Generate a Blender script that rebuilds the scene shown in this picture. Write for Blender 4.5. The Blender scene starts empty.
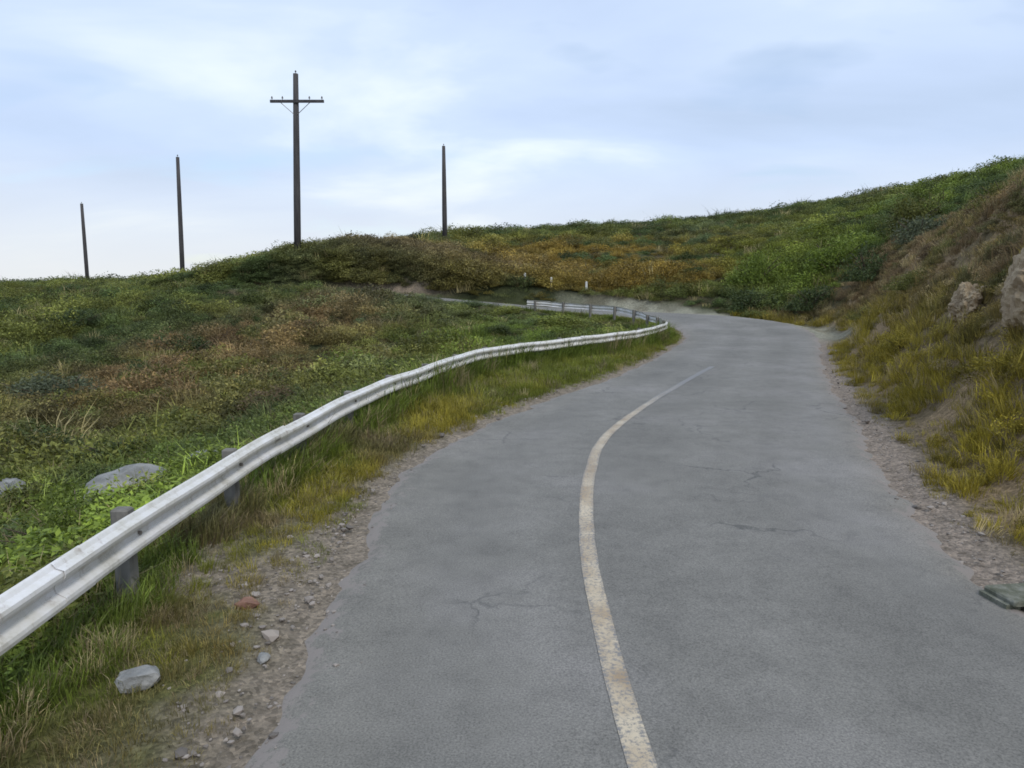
import bpy, math, random
import numpy as np
from mathutils import Vector

# ------------------------------------------------------------------ camera, sky, sun, exposure
scn = bpy.context.scene
C = scn.collection
cd = bpy.data.cameras.new('camera'); cam = bpy.data.objects.new('camera', cd); C.objects.link(cam)
cam.location = (0, 0, 2.4); cam.rotation_euler = (math.radians(90 - 8.05), 0, 0)
cd.sensor_width = 36; cd.lens = 700 / 1024 * 36; cd.clip_start = 0.05; cd.clip_end = 6000
scn.camera = cam
scn.view_settings.view_transform = 'Standard'
scn.view_settings.look = 'None'
scn.view_settings.exposure = 0.4
scn.view_settings.gamma = 1
scn.cycles.filter_width = 1.7
scn.cycles.max_bounces = 6

SUN_EL, SUN_AZ = math.radians(48), math.radians(150)      # azimuth clockwise from +Y
world = bpy.data.worlds.new('World'); scn.world = world; world.use_nodes = True
nt = world.node_tree; N = nt.nodes; L = nt.links
for n in list(N): N.remove(n)
out = N.new('ShaderNodeOutputWorld')
sky = N.new('ShaderNodeTexSky'); sky.sky_type = 'NISHITA'; sky.sun_disc = False
sky.sun_elevation = SUN_EL; sky.sun_rotation = SUN_AZ
b1 = N.new('ShaderNodeBackground'); b1.inputs['Strength'].default_value = 0.12
L.new(sky.outputs[0], b1.inputs['Color'])
tc = N.new('ShaderNodeTexCoord')
sep = N.new('ShaderNodeSeparateXYZ'); L.new(tc.outputs['Generated'], sep.inputs[0])
mx = N.new('ShaderNodeMath'); mx.operation = 'MAXIMUM'; mx.inputs[1].default_value = 0.0; L.new(sep.outputs[2], mx.inputs[0])
ad = N.new('ShaderNodeMath'); ad.operation = 'ADD'; ad.inputs[1].default_value = 0.22; L.new(mx.outputs[0], ad.inputs[0])
dv = N.new('ShaderNodeVectorMath'); dv.operation = 'DIVIDE'
cm = N.new('ShaderNodeCombineXYZ')
L.new(ad.outputs[0], cm.inputs[0]); L.new(ad.outputs[0], cm.inputs[1]); cm.inputs[2].default_value = 1
L.new(tc.outputs['Generated'], dv.inputs[0]); L.new(cm.outputs[0], dv.inputs[1])
def wnoise(scale, detail, rough, off, dist=0.3):
    mp = N.new('ShaderNodeMapping'); mp.inputs['Location'].default_value = off
    mp.inputs['Scale'].default_value = (0.8, 1.25, 1.0)
    L.new(dv.outputs[0], mp.inputs[0])
    t = N.new('ShaderNodeTexNoise'); t.inputs['Scale'].default_value = scale
    t.inputs['Detail'].default_value = detail; t.inputs['Roughness'].default_value = rough
    t.inputs['Distortion'].default_value = dist
    L.new(mp.outputs[0], t.inputs['Vector']); return t
def ramp(nodes, links, src, stops):
    r = nodes.new('ShaderNodeValToRGB'); el = r.color_ramp.elements
    while len(el) < len(stops): el.new(0.5)
    for e, (p, c) in zip(el, stops): e.position = p; e.color = (*c, 1)
    links.new(src, r.inputs[0]); return r
n1 = wnoise(0.9, 6, 0.50, (5.35, 2.65, 2))
r1 = ramp(N, L, n1.outputs[0], [(0.30, (0.42, 0.52, 0.69)), (0.45, (0.47, 0.575, 0.765)), (0.56, (0.52, 0.625, 0.79)), (0.70, (0.74, 0.81, 0.84))])
# the hazy, cream-white air low over the horizon
rh = ramp(N, L, sep.outputs[2], [(0.0, (1, 1, 1)), (0.05, (0.75, 0.75, 0.75)), (0.17, (0, 0, 0))])
mxh = N.new('ShaderNodeMix'); mxh.data_type = 'RGBA'
L.new(rh.outputs[0], mxh.inputs['Factor']); L.new(r1.outputs[0], mxh.inputs['A']); mxh.inputs['B'].default_value = (0.64, 0.66, 0.68, 1)
b2 = N.new('ShaderNodeBackground'); b2.inputs['Strength'].default_value = 1.0
L.new(mxh.outputs['Result'], b2.inputs['Color'])
n2 = wnoise(1.6, 4, 0.5, (7.7, 2.2, 1))
r2 = ramp(N, L, n2.outputs[0], [(0.26, (0.5, 0.5, 0.5)), (0.42, (0.96, 0.96, 0.96))])
ms = N.new('ShaderNodeMixShader'); L.new(r2.outputs[0], ms.inputs[0]); L.new(b1.outputs[0], ms.inputs[1]); L.new(b2.outputs[0], ms.inputs[2])
L.new(ms.outputs[0], out.inputs[0])

sd = bpy.data.lights.new('sun', 'SUN'); sd.energy = 1.35; sd.angle = math.radians(14); sd.color = (1, 0.965, 0.91)
so = bpy.data.objects.new('sun', sd); C.objects.link(so)
dirv = Vector((math.sin(SUN_AZ) * math.cos(SUN_EL), math.cos(SUN_AZ) * math.cos(SUN_EL), math.sin(SUN_EL)))
so.rotation_euler = (-dirv).to_track_quat('-Z', 'Y').to_euler()

# ------------------------------------------------------------------ helpers
rng = np.random.default_rng(11); random.seed(5)
def hash2(ix, iy, s):
    n = (ix.astype(np.int64) * 374761393 + iy.astype(np.int64) * 668265263 + s * 1442695041) & 0x7fffffff
    n = ((n ^ (n >> 13)) * 1274126177) & 0x7fffffff
    n = ((n ^ (n >> 16)) * 2246822519) & 0x7fffffff
    return (n ^ (n >> 15)) / 0x7fffffff
def vnoise(x, y, s=0):
    ix, iy = np.floor(x), np.floor(y); fx, fy = x - ix, y - iy
    fx = fx * fx * (3 - 2 * fx); fy = fy * fy * (3 - 2 * fy)
    a, b, c, d = hash2(ix, iy, s), hash2(ix + 1, iy, s), hash2(ix, iy + 1, s), hash2(ix + 1, iy + 1, s)
    return (a * (1 - fx) + b * fx) * (1 - fy) + (c * (1 - fx) + d * fx) * fy
def fbm(x, y, s=0, o=4):
    t = 0; a = 0.5; n = 0
    for k in range(o):
        t = t + a * vnoise(x * 2**k + 17 * k, y * 2**k - 9 * k, s + k); n += a; a *= 0.5
    return t / n
def sstep(e0, e1, v):
    t = np.clip((v - e0) / (e1 - e0), 0, 1); return t * t * (3 - 2 * t)
def mesh_obj(name, verts, faces, mat, parent=None, smooth=False):
    me = bpy.data.meshes.new(name); me.from_pydata([tuple(map(float, v)) for v in verts], [], [tuple(map(int, f)) for f in faces]); me.update()
    if mat is not None: me.materials.append(mat)
    o = bpy.data.objects.new(name, me); C.objects.link(o)
    if parent is not None: o.parent = parent
    if smooth: me.polygons.foreach_set('use_smooth', [True] * len(me.polygons))
    return o
def tag(o, label=None, cat=None, group=None, kind=None):
    if label: o['label'] = label
    if cat: o['category'] = cat
    if group: o['group'] = group
    if kind: o['kind'] = kind
    return o
def empty(name, loc, rz=0.0):
    o = bpy.data.objects.new(name, None); C.objects.link(o); o.location = loc; o.rotation_euler = (0, 0, rz); o.empty_display_size = 0.2
    return o
class MB:
    def __init__(s): s.v = []; s.f = []
    def add(s, v, f):
        b = len(s.v); s.v += [tuple(p) for p in v]; s.f += [tuple(i + b for i in q) for q in f]
    def box(s, c, d, bev=0.0, rz=0.0):
        x, y, z = d[0] / 2, d[1] / 2, d[2] / 2; b = min(bev, x * .45, y * .45)
        ring = [(-x + b, -y), (x - b, -y), (x, -y + b), (x, y - b), (x - b, y), (-x + b, y), (-x, y - b), (-x, -y + b)] if b > 0 else [(-x, -y), (x, -y), (x, y), (-x, y)]
        n = len(ring); zs = [(-z, 1), (z - b, 1), (z, 1 - b / max(x, y))] if b > 0 else [(-z, 1), (z, 1)]
        ca, sa = math.cos(rz), math.sin(rz)
        vs = [(c[0] + (px * k) * ca - (py * k) * sa, c[1] + (px * k) * sa + (py * k) * ca, c[2] + zz) for zz, k in zs for px, py in ring]
        fs = [(r * n + i, r * n + (i + 1) % n, (r + 1) * n + (i + 1) % n, (r + 1) * n + i) for r in range(len(zs) - 1) for i in range(n)]
        fs += [tuple(range(n))[::-1], tuple((len(zs) - 1) * n + i for i in range(n))]
        s.add(vs, fs)
    def tube(s, pts, rad, n=8):
        pts = [Vector(p) for p in pts]; vs = []; fs = []
        if not hasattr(rad, '__len__'): rad = [rad] * len(pts)
        for i, p in enumerate(pts):
            t = (pts[min(i + 1, len(pts) - 1)] - pts[max(i - 1, 0)]).normalized()
            a = t.orthogonal().normalized() if i == 0 else (a - t * a.dot(t)).normalized()
            b = t.cross(a)
            for k in range(n):
                w = 2 * math.pi * k / n; vs.append(tuple(p + (a * math.cos(w) + b * math.sin(w)) * rad[i]))
        for i in range(len(pts) - 1):
            for k in range(n): fs.append((i * n + k, i * n + (k + 1) % n, (i + 1) * n + (k + 1) % n, (i + 1) * n + k))
        fs += [tuple(range(n))[::-1], tuple((len(pts) - 1) * n + k for k in range(n))]
        s.add(vs, fs)
    def build(s, name, mat, parent=None, smooth=False): return mesh_obj(name, s.v, s.f, mat, parent, smooth)

def catmull(P, step=0.25):
    P = np.array(P, float); Q = np.vstack([2 * P[0] - P[1], P, 2 * P[-1] - P[-2]]); out = []
    for i in range(1, len(Q) - 2):
        n = max(2, int(np.linalg.norm(Q[i + 1] - Q[i]) / step))
        t = np.linspace(0, 1, n, endpoint=False)[:, None]
        out.append(0.5 * (2 * Q[i] + (Q[i + 1] - Q[i - 1]) * t + (2 * Q[i - 1] - 5 * Q[i] + 4 * Q[i + 1] - Q[i + 2]) * t**2 + (3 * Q[i] - Q[i - 1] - 3 * Q[i + 1] + Q[i + 2]) * t**3))
    out.append(Q[-2][None]); return np.vstack(out)
def resample(P, step):
    s = np.r_[0, np.cumsum(np.linalg.norm(np.diff(P, axis=0), axis=1))]
    t = np.linspace(0, s[-1], max(2, int(s[-1] / step))); return np.stack([np.interp(t, s, P[:, k]) for k in range(P.shape[1])], 1), t
def normals2(P):
    T = np.gradient(P[:, :2], axis=0); T /= np.linalg.norm(T, axis=1)[:, None]; return np.stack([-T[:, 1], T[:, 0]], 1)   # points to the left

# ------------------------------------------------------------------ the road's course (x, y, z, half width left, half width right)
left_e = [(-1.5, -60, 0), (-1.45, -20, 0), (-1.4, 0, 0), (-1.42, 3.5, 0), (-1.5, 5.4, 0), (-1.54, 7.2, 0), (-1.38, 9.5, 0), (-0.55, 12, 0), (0.65, 14.7, 0), (2.95, 19.2, 0), (5.75, 26, 0), (7.9, 32, 0.05), (8.5, 36.5, .2), (7.6, 40.5, .45), (5, 44, .55), (1, 46.3, .8), (-5, 47.6, 1.35), (-12, 48.2, 1.95), (-20, 48, 2.1), (-32, 51, 1.9), (-50, 59, 1.2), (-82, 72, -.6)]
right_e = [(4.0, -60, 0), (4.0, -20, 0), (3.9, 0, 0), (3.88, 3.2, 0), (4.0, 5.2, 0), (4.4, 7.1, 0), (5.45, 10.1, 0), (6.7, 13.6, 0), (9.0, 19.8, 0), (12.4, 28, 0), (14.6, 34, 0.05), (15.2, 39.5, .2), (13.2, 45.2, .45), (9, 49.6, .55), (2.5, 52.3, .8), (-5, 53.4, 1.35), (-12, 54, 1.95), (-20, 53.8, 2.1), (-30, 56.5, 1.9), (-47.5, 64.5, 1.2), (-79, 78, -.6)]
# match the two edges by knots: they run in pairs
LE = catmull(left_e, 1e9 if False else 0.5); RE = catmull(right_e, 0.5)
le, _ = resample(LE, 0.25); re_, _ = resample(RE, 0.25)
def pair(A, B, n=900):
    sa = np.r_[0, np.cumsum(np.linalg.norm(np.diff(A, axis=0), axis=1))]; sb = np.r_[0, np.cumsum(np.linalg.norm(np.diff(B, axis=0), axis=1))]
    return A, B
# centre line of the carriageway from nearest points of the right edge to every left edge sample
Lq, _ = resample(LE, 0.3)
d2 = ((Lq[:, None, :2] - re_[None, :, :2]) ** 2).sum(2); jn = np.maximum.accumulate(d2.argmin(1))
jn = np.convolve(np.pad(jn.astype(float), 12, mode='edge'), np.ones(25) / 25, 'valid')
Rq = np.stack([np.interp(jn, np.arange(len(re_)), re_[:, k]) for k in range(3)], 1)
CL = (Lq + Rq) / 2; HW = np.linalg.norm((Lq - Rq)[:, :2], axis=1) / 2
def road_info(x, y):
    """distance outside the asphalt edge (negative = on it), road height, side (+ = right), per point"""
    sh = x.shape; x = x.ravel(); y = y.ravel(); D = np.full(x.shape, 1e9); Z = np.zeros(x.shape); S = np.zeros(x.shape); I = np.zeros(x.shape, int)
    Nn = normals2(CL)
    near = (x > -95) & (x < 32) & (y > -75) & (y < 92); idx = np.nonzero(near)[0]
    D[:] = 60.0
    for k in range(0, len(idx), 4000):
        q = idx[k:k + 4000]; dx = x[q][:, None] - CL[:, 0]; dy = y[q][:, None] - CL[:, 1]; dd = dx * dx + dy * dy; j = dd.argmin(1)
        r = np.sqrt(dd[np.arange(len(q)), j]); D[q] = r - HW[j]; Z[q] = CL[j, 2]; I[q] = j
        S[q] = -np.sign(dx[np.arange(len(q)), j] * Nn[j, 0] + dy[np.arange(len(q)), j] * Nn[j, 1])
    return D.reshape(sh), Z.reshape(sh), S.reshape(sh), I.reshape(sh)

# ------------------------------------------------------------------ terrain height: thin-plate spline through surveyed points
CP = np.array([
 (-4.2, 0, -.15), (-4.5, 4, -.2), (-4.6, 8, -.3), (-4.6, 12, -.45), (-3.6, 17, -.5), (-1.5, 22, -.5), (2.2, 27, -.35), (4.8, 33, -.1), (4.5, 38, .1),
 (-7, 3, -.9), (-8, 9, -1.0), (-7, 16, -1.2), (-12, 8, -1.3), (-12, 20, -1.3), (-4, 26, -.9), (-20, 10, -1.5), (-30, 20, -1.2), (-22, 33, -.4), (-30, 42, .6), (-9, 33, -.3), (-2, 38, .2), (-12, 42, 1.0), (-20, 43, 1.4),
 (-57, 75, 1.9), (-43, 75, 2.3), (-29, 66, 3.0), (-24, 60, 3.6), (-16.9, 58, 5.1), (-12.5, 60, 5.7), (-35, 92, 2.2), (-69, 115, 2.5), (-90, 150, 0),
 (-8, 85, 7.4), (-15, 92, 8.0), (-5, 64, 5.2), (-2, 64, 4.2), (8, 62, 3.2), (10, 84, 7.0), (16, 130, 12.2), (38, 130, 13.7), (57, 130, 16.2), (-10, 130, 9.5), (20, 180, 8), (60, 180, 12),
 (16, 52, 2.4), (20, 46, 2.2), (22, 54, 4.2), (30, 70, 7.6), (24, 90, 8.6),
 (6.0, 5, .9), (6.4, 7.2, 1.0), (7.2, 10, 1.1), (8.6, 13.2, 1.2), (10.9, 19, 1.3), (14.0, 27, .9), (16.6, 34, .5), (18, 40, .8),
 (8.3, 5, 3.6), (8.9, 8.5, 3.9), (10.2, 12.5, 4.0), (12.8, 18, 4.3), (8.0, 0, 3.4), (7.5, -20, 3.2),
 (15.4, 22, 5.3), (17.4, 25, 5.9), (19.3, 29, 5.4), (18.5, 33, 3.2), (21.5, 37, 4.6), (28, 45, 7.6), (34, 60, 9.4),
 (24, 20, 7.3), (30, 10, 8), (20, 5, 6.5), (40, 30, 11), (60, 60, 16), (60, 0, 14), (20, -20, 7),
 (-8, -20, -1), (-30, -20, -3), (-60, 0, -4), (-60, 30, -2.5), (-100, 40, -5), (-200, 100, -12), (200, 100, 30), (0, 300, 2), (100, 300, 10), (-150, 250, -6), (0, -150, 0), (-100, -150, -12), (150, -150, 22)], float)
def tps_k(r2): return np.where(r2 > 1e-9, r2 * np.log(np.maximum(r2, 1e-9)), 0)
_n = len(CP); K = tps_k(((CP[:, None, :2] - CP[None, :, :2]) ** 2).sum(2)) + np.eye(_n) * 2.0
P_ = np.c_[np.ones(_n), CP[:, :2]]; A_ = np.block([[K, P_], [P_.T, np.zeros((3, 3))]])
W_ = np.linalg.solve(A_, np.r_[CP[:, 2], 0, 0, 0])
def tps(x, y):
    sh = x.shape; x = x.ravel(); y = y.ravel(); o = np.empty(len(x))
    for k in range(0, len(x), 20000):
        q = slice(k, k + 20000); r2 = (x[q][:, None] - CP[:, 0]) ** 2 + (y[q][:, None] - CP[:, 1]) ** 2
        o[q] = tps_k(r2) @ W_[:_n] + W_[_n] + W_[_n + 1] * x[q] + W_[_n + 2] * y[q]
    return o.reshape(sh)
rail_pts = [(-2.8, -12), (-2.82, -4), (-2.84, 0), (-2.86, 3.7), (-2.9, 6.3), (-2.78, 9), (-2.2, 13.4), (-0.42, 19.4), (3.3, 24.3), (6.0, 29.2), (7.1, 33.2), (6.8, 38.0), (5.3, 41.2), (2.6, 43.6), (0.9, 44.5)]
RL = catmull(rail_pts, 0.2)
def height(x, y):
    D, Z, S, I = road_info(x, y)
    far = sstep(260, 420, np.hypot(x, y))
    h = tps(np.clip(x, -450, 450), np.clip(y, -450, 450)) * (1 - far) - 8 * far
    rough = (fbm(x * .5, y * .5, 3) - .5) * .7 + (fbm(x * 1.7, y * 1.7, 9) - .5) * .25 + (fbm(x * .12, y * .12, 5) - .5) * 1.1
    bankish = sstep(0.6, 2.5, D) * (S > 0)
    rough += bankish * ((fbm(x * .9, y * .9, 23) - .5) * .9) * sstep(60, 40, y)
    h = h + rough * sstep(1.6, 4.5, D)
    ext = 1.9 * sstep(11, 15, y) * sstep(31, 26, y)
    # flat verge beside the asphalt, 1.9 m on the left, 0.5 m on the right
    wl = np.where(S > 0, sstep(0.25, 1.7, D), sstep(1.2 + ext, 3.2 + ext, D))
    verge = Z - 0.015 + np.where(S > 0, .03, .03) * sstep(0.0, 0.5, D) + (fbm(x * 2.3, y * 2.3, 31) - .5) * .10 * sstep(0.1, .6, D)
    verge = np.where(D < 0.12, Z - 0.05, verge)
    return np.where(D < 0.0, Z - 0.05, verge * (1 - wl) + h * wl)

def axis(segs):
    out = []
    for a, b, s in segs: out.append(np.arange(a, b, s))
    return np.r_[np.concatenate(out), segs[-1][1]]
gx = axis([(-3500, -450, 300), (-450, -120, 15), (-120, -40, 2.0), (-40, -14, .6), (-14, 20, .22), (20, 45, .6), (45, 120, 2.0), (120, 450, 15), (450, 3500, 300)])
gy = axis([(-3500, -450, 300), (-450, -80, 15), (-80, -4, 2.0), (-4, 0, .5), (0, 32, .22), (32, 62, .4), (62, 140, 1.2), (140, 450, 10), (450, 4000, 300)])
X, Y = np.meshgrid(gx, gy); Hh = height(X, Y)
def grid_height(x, y):
    i = np.clip(np.searchsorted(gx, x) - 1, 0, len(gx) - 2); j = np.clip(np.searchsorted(gy, y) - 1, 0, len(gy) - 2)
    u = (x - gx[i]) / (gx[i + 1] - gx[i]); v = (y - gy[j]) / (gy[j + 1] - gy[j])
    return (Hh[j, i] * (1 - u) + Hh[j, i + 1] * u) * (1 - v) + (Hh[j + 1, i] * (1 - u) + Hh[j + 1, i + 1] * u) * v
def gh(x, y): return float(grid_height(np.array([x]), np.array([y]))[0])

# ------------------------------------------------------------------ materials
def new_mat(name, rough=0.9, spec=0.2):
    m = bpy.data.materials.new(name); m.use_nodes = True; b = m.node_tree.nodes['Principled BSDF']
    b.inputs['Roughness'].default_value = rough; b.inputs['Specular IOR Level'].default_value = spec
    return m, m.node_tree.nodes, m.node_tree.links, b
def nz(Nn, Ll, scale, detail=4, rough=.6, coord='Object', sc=(1, 1, 1)):
    t = Nn.new('ShaderNodeTexCoord'); mp = Nn.new('ShaderNodeMapping'); mp.inputs['Scale'].default_value = sc
    Ll.new(t.outputs[coord], mp.inputs[0])
    n = Nn.new('ShaderNodeTexNoise'); n.inputs['Scale'].default_value = scale; n.inputs['Detail'].default_value = detail; n.inputs['Roughness'].default_value = rough
    Ll.new(mp.outputs[0], n.inputs['Vector']); return n
def mixc(Nn, Ll, fac, a, b, mode='MIX'):
    m = Nn.new('ShaderNodeMix'); m.data_type = 'RGBA'; m.blend_type = mode
    for s, v in (('Factor', fac), ('A', a), ('B', b)):
        if isinstance(v, (int, float)): m.inputs[s].default_value = v
        elif isinstance(v, tuple): m.inputs[s].default_value = (*v, 1)
        else: Ll.new(v, m.inputs[s])
    return m.outputs['Result']
def bump(Nn, Ll, bsdf, src, strength, dist):
    b = Nn.new('ShaderNodeBump'); b.inputs['Strength'].default_value = strength; b.inputs['Distance'].default_value = dist
    Ll.new(src, b.inputs['Height']); Ll.new(b.outputs[0], bsdf.inputs['Normal'])
def noise_mat(name, c1, c2, scale, rough=.85, bs=.4, bd=.02, spec=.2, metal=0.0, coord='Object', sc=(1, 1, 1), c3=None):
    m, Nn, Ll, b = new_mat(name, rough, spec); n = nz(Nn, Ll, scale, 6, .65, coord, sc)
    st = [(.3, c1), (.7, c2)] if c3 is None else [(.28, c1), (.5, c2), (.72, c3)]
    r = ramp(Nn, Ll, n.outputs[0], st); Ll.new(r.outputs[0], b.inputs['Base Color']); b.inputs['Metallic'].default_value = metal
    n2 = nz(Nn, Ll, scale * 4, 5, .6, coord); bump(Nn, Ll, b, n2.outputs[0], bs, bd); return m

# asphalt: coarse chip seal, paler wheel-worn patches, cracks, gritty edges
def asphalt_nodes(m, Nn, Ll, b):
    n1 = nz(Nn, Ll, .35, 5, .6); base = ramp(Nn, Ll, n1.outputs[0], [(.3, (.145, .139, .125)), (.5, (.180, .172, .155)), (.7, (.224, .212, .198))]).outputs[0]
    n2 = nz(Nn, Ll, 75, 4, .75); sp = ramp(Nn, Ll, n2.outputs[0], [(.33, (.45, .45, .45)), (.5, (1, 1, 1)), (.68, (1.55, 1.53, 1.5))]).outputs[0]
    col = mixc(Nn, Ll, .75, base, sp, 'MULTIPLY')
    n3 = nz(Nn, Ll, 3.2, 6, .7); bl = ramp(Nn, Ll, n3.outputs[0], [(.33, (.86, .86, .865)), (.5, (1, 1, 1)), (.66, (1.08, 1.08, 1.08))]).outputs[0]
    col = mixc(Nn, Ll, 1.0, col, bl, 'MULTIPLY')
    # long streaks where the wheels run
    at = Nn.new('ShaderNodeAttribute'); at.attribute_name = 'lane'
    w = ramp(Nn, Ll, at.outputs['Fac'], [(0.0, (1.10, 1.08, 1.04)), (.05, (1.06, 1.05, 1.02)), (.18, (.97, .97, .97)), (.30, (1.05, 1.05, 1.05)), (.42, (.94, .94, .94)), (.6, (1.06, 1.06, 1.06)), (.75, (.95, .95, .95)), (.88, (1.06, 1.06, 1.07)), (1.0, (1.16, 1.13, 1.10))]).outputs[0]
    col = mixc(Nn, Ll, 1.0, col, w, 'MULTIPLY')
    # cracks
    t = Nn.new('ShaderNodeTexCoord'); wn = nz(Nn, Ll, 1.3, 4, .6)
    vm = Nn.new('ShaderNodeVectorMath'); vm.operation = 'MULTIPLY_ADD'; Ll.new(wn.outputs['Color'], vm.inputs[0]); vm.inputs[1].default_value = (.9, .9, .9); Ll.new(t.outputs['Object'], vm.inputs[2])
    v = Nn.new('ShaderNodeTexVoronoi'); v.feature = 'DISTANCE_TO_EDGE'; v.inputs['Scale'].default_value = .55; Ll.new(vm.outputs[0], v.inputs['Vector'])
    ck = ramp(Nn, Ll, v.outputs['Distance'], [(.0, (1, 1, 1)), (.006, (.7, .7, .7)), (.014, (0, 0, 0))]).outputs[0]
    nm = nz(Nn, Ll, .5, 3, .5, sc=(1, .7, 1)); gate = ramp(Nn, Ll, nm.outputs[0], [(.51, (0, 0, 0)), (.60, (.6, .6, .6))]).outputs[0]
    ckf = mixc(Nn, Ll, 1.0, ck, gate, 'MULTIPLY')
    col = mixc(Nn, Ll, ckf, col, (.055, .055, .055))
    # dusty verge colour creeping onto the edges
    ed = Nn.new('ShaderNodeAttribute'); ed.attribute_name = 'edge'
    ne = nz(Nn, Ll, 5.5, 6, .75); sm = Nn.new('ShaderNodeMath'); sm.operation = 'ADD'; Ll.new(ed.outputs['Fac'], sm.inputs[0]); Ll.new(ne.outputs[0], sm.inputs[1])
    ef = ramp(Nn, Ll, sm.outputs[0], [(.95, (0, 0, 0)), (1.25, (.8, .8, .8))]).outputs[0]
    col = mixc(Nn, Ll, ef, col, (.245, .215, .195))
    Ll.new(col, b.inputs['Base Color'])
    mm = Nn.new('ShaderNodeMath'); mm.operation = 'SUBTRACT'; Ll.new(n2.outputs[0], mm.inputs[0]); Ll.new(ckf, mm.inputs[1])
    bump(Nn, Ll, b, mm.outputs[0], .5, .006)
    return col
m_asph, Nn, Ll, b = new_mat('asphalt', .82, .3); asphalt_nodes(m_asph, Nn, Ll, b)
# worn line paint
m_line, Nn, Ll, b = new_mat('line_paint', .6, .35)
n = nz(Nn, Ll, 34, 6, .8); n2 = nz(Nn, Ll, 1.6, 5, .6)
pc = ramp(Nn, Ll, n2.outputs[0], [(.36, (.33, .24, .145)), (.6, (.54, .455, .33))]).outputs[0]
at = Nn.new('ShaderNodeAttribute'); at.attribute_name = 'wear'
sb = Nn.new('ShaderNodeMath'); sb.operation = 'ADD'; Ll.new(n.outputs[0], sb.inputs[0]); Ll.new(at.outputs['Fac'], sb.inputs[1])
wf = ramp(Nn, Ll, sb.outputs[0], [(.50, (0, 0, 0)), (.66, (1, 1, 1))]).outputs[0]
Ll.new(mixc(Nn, Ll, wf, pc, (.19, .185, .18)), b.inputs['Base Color'])
bump(Nn, Ll, b, n.outputs[0], .3, .003)
# ground, tinted by what grows or lies there
m_ground, Nn, Ll, b = new_mat('ground', .95, .1)
at = Nn.new('ShaderNodeAttribute'); at.attribute_name = 'ground'
n = nz(Nn, Ll, 7, 8, .75); r = ramp(Nn, Ll, n.outputs[0], [(.3, (.55, .55, .52)), (.5, (1, 1, 1)), (.7, (1.45, 1.42, 1.4))]).outputs[0]
c = mixc(Nn, Ll, 1.0, at.outputs['Color'], r, 'MULTIPLY')
v = Nn.new('ShaderNodeTexVoronoi'); v.inputs['Scale'].default_value = 38; t = Nn.new('ShaderNodeTexCoord'); Ll.new(t.outputs['Object'], v.inputs['Vector'])
rv = ramp(Nn, Ll, v.outputs['Color'], [(.1, (.6, .6, .6)), (.5, (1, 1, 1)), (.9, (1.5, 1.48, 1.45))]).outputs[0]
Ll.new(mixc(Nn, Ll, .8, c, rv, 'MULTIPLY'), b.inputs['Base Color'])
ma = Nn.new('ShaderNodeMath'); ma.operation = 'MULTIPLY_ADD'; ma.inputs[1].default_value = -.25; Ll.new(v.outputs['Distance'], ma.inputs[0]); Ll.new(n.outputs[0], ma.inputs[2])
bump(Nn, Ll, b, ma.outputs[0], .8, .05)
def leaf_mat(name, src, jitter=.35):
    m, Nn, Ll, b = new_mat(name, .6, .25)
    if src == 'inst': a = Nn.new('ShaderNodeAttribute'); a.attribute_type = 'INSTANCER'; a.attribute_name = 'tint'; col = a.outputs['Color']
    else: a = Nn.new('ShaderNodeObjectInfo'); col = a.outputs['Color']
    g = Nn.new('ShaderNodeNewGeometry')
    r = ramp(Nn, Ll, g.outputs['Random Per Island'], [(0, (1 - jitter,) * 3), (.6, (1, 1, 1)), (1, (1 + jitter * 1.5, 1 + jitter * 1.3, 1 + jitter * .8))]).outputs[0]
    c = mixc(Nn, Ll, 1.0, col, r, 'MULTIPLY'); Ll.new(c, b.inputs['Base Color'])
    tr = Nn.new('ShaderNodeBsdfTranslucent'); Ll.new(c, tr.inputs[0]); mx = Nn.new('ShaderNodeMixShader'); mx.inputs[0].default_value = .28
    o = [q for q in Nn if q.type == 'OUTPUT_MATERIAL'][0]
    Ll.new(b.outputs[0], mx.inputs[1]); Ll.new(tr.outputs[0], mx.inputs[2]); Ll.new(mx.outputs[0], o.inputs[0]); return m
m_leaf_i = leaf_mat('foliage_cover', 'inst'); m_leaf_o = leaf_mat('foliage', 'obj')
m_stem = noise_mat('woody_stem', (.07, .05, .035), (.16, .13, .10), 12, .9)
m_rail, Nn, Ll, b = new_mat('rail_paint', .5, .4)
n = nz(Nn, Ll, 2.2, 8, .75); col = ramp(Nn, Ll, n.outputs[0], [(.30, (.36, .33, .27)), (.44, (.60, .58, .53)), (.68, (.74, .73, .74))]).outputs[0]
n2 = nz(Nn, Ll, 9, 8, .8, sc=(1, 1, .35)); rs = ramp(Nn, Ll, n2.outputs[0], [(.55, (0, 0, 0)), (.70, (.75, .75, .75))]).outputs[0]
Ll.new(mixc(Nn, Ll, rs, col, (.27, .21, .16)), b.inputs['Base Color']); bump(Nn, Ll, b, n2.outputs[0], .15, .004)
m_post = noise_mat('weathered_post', (.10, .095, .085), (.24, .225, .20), 9, .85, .4, .01, sc=(1, 1, .2))
m_bolt = noise_mat('bolt_steel', (.18, .15, .12), (.35, .33, .31), 30, .55, .2, .002, .4, .6)
m_pole = noise_mat('pole_timber', (.045, .042, .045), (.10, .092, .088), 6, .85, .5, .01, sc=(1, 1, .1))
m_arm = noise_mat('arm_timber', (.04, .038, .042), (.09, .085, .085), 5, .85)
m_ins = noise_mat('insulator_glaze', (.07, .05, .045), (.12, .09, .08), 10, .3, .05, .001, .5)
m_rock = noise_mat('grey_rock', (.13, .13, .125), (.26, .26, .25), 3.5, .9, .8, .04, c3=(.38, .37, .35))
m_outc = noise_mat('brown_rock', (.22, .165, .105), (.33, .255, .165), 2.6, .92, .9, .06, c3=(.43, .345, .23))
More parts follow.
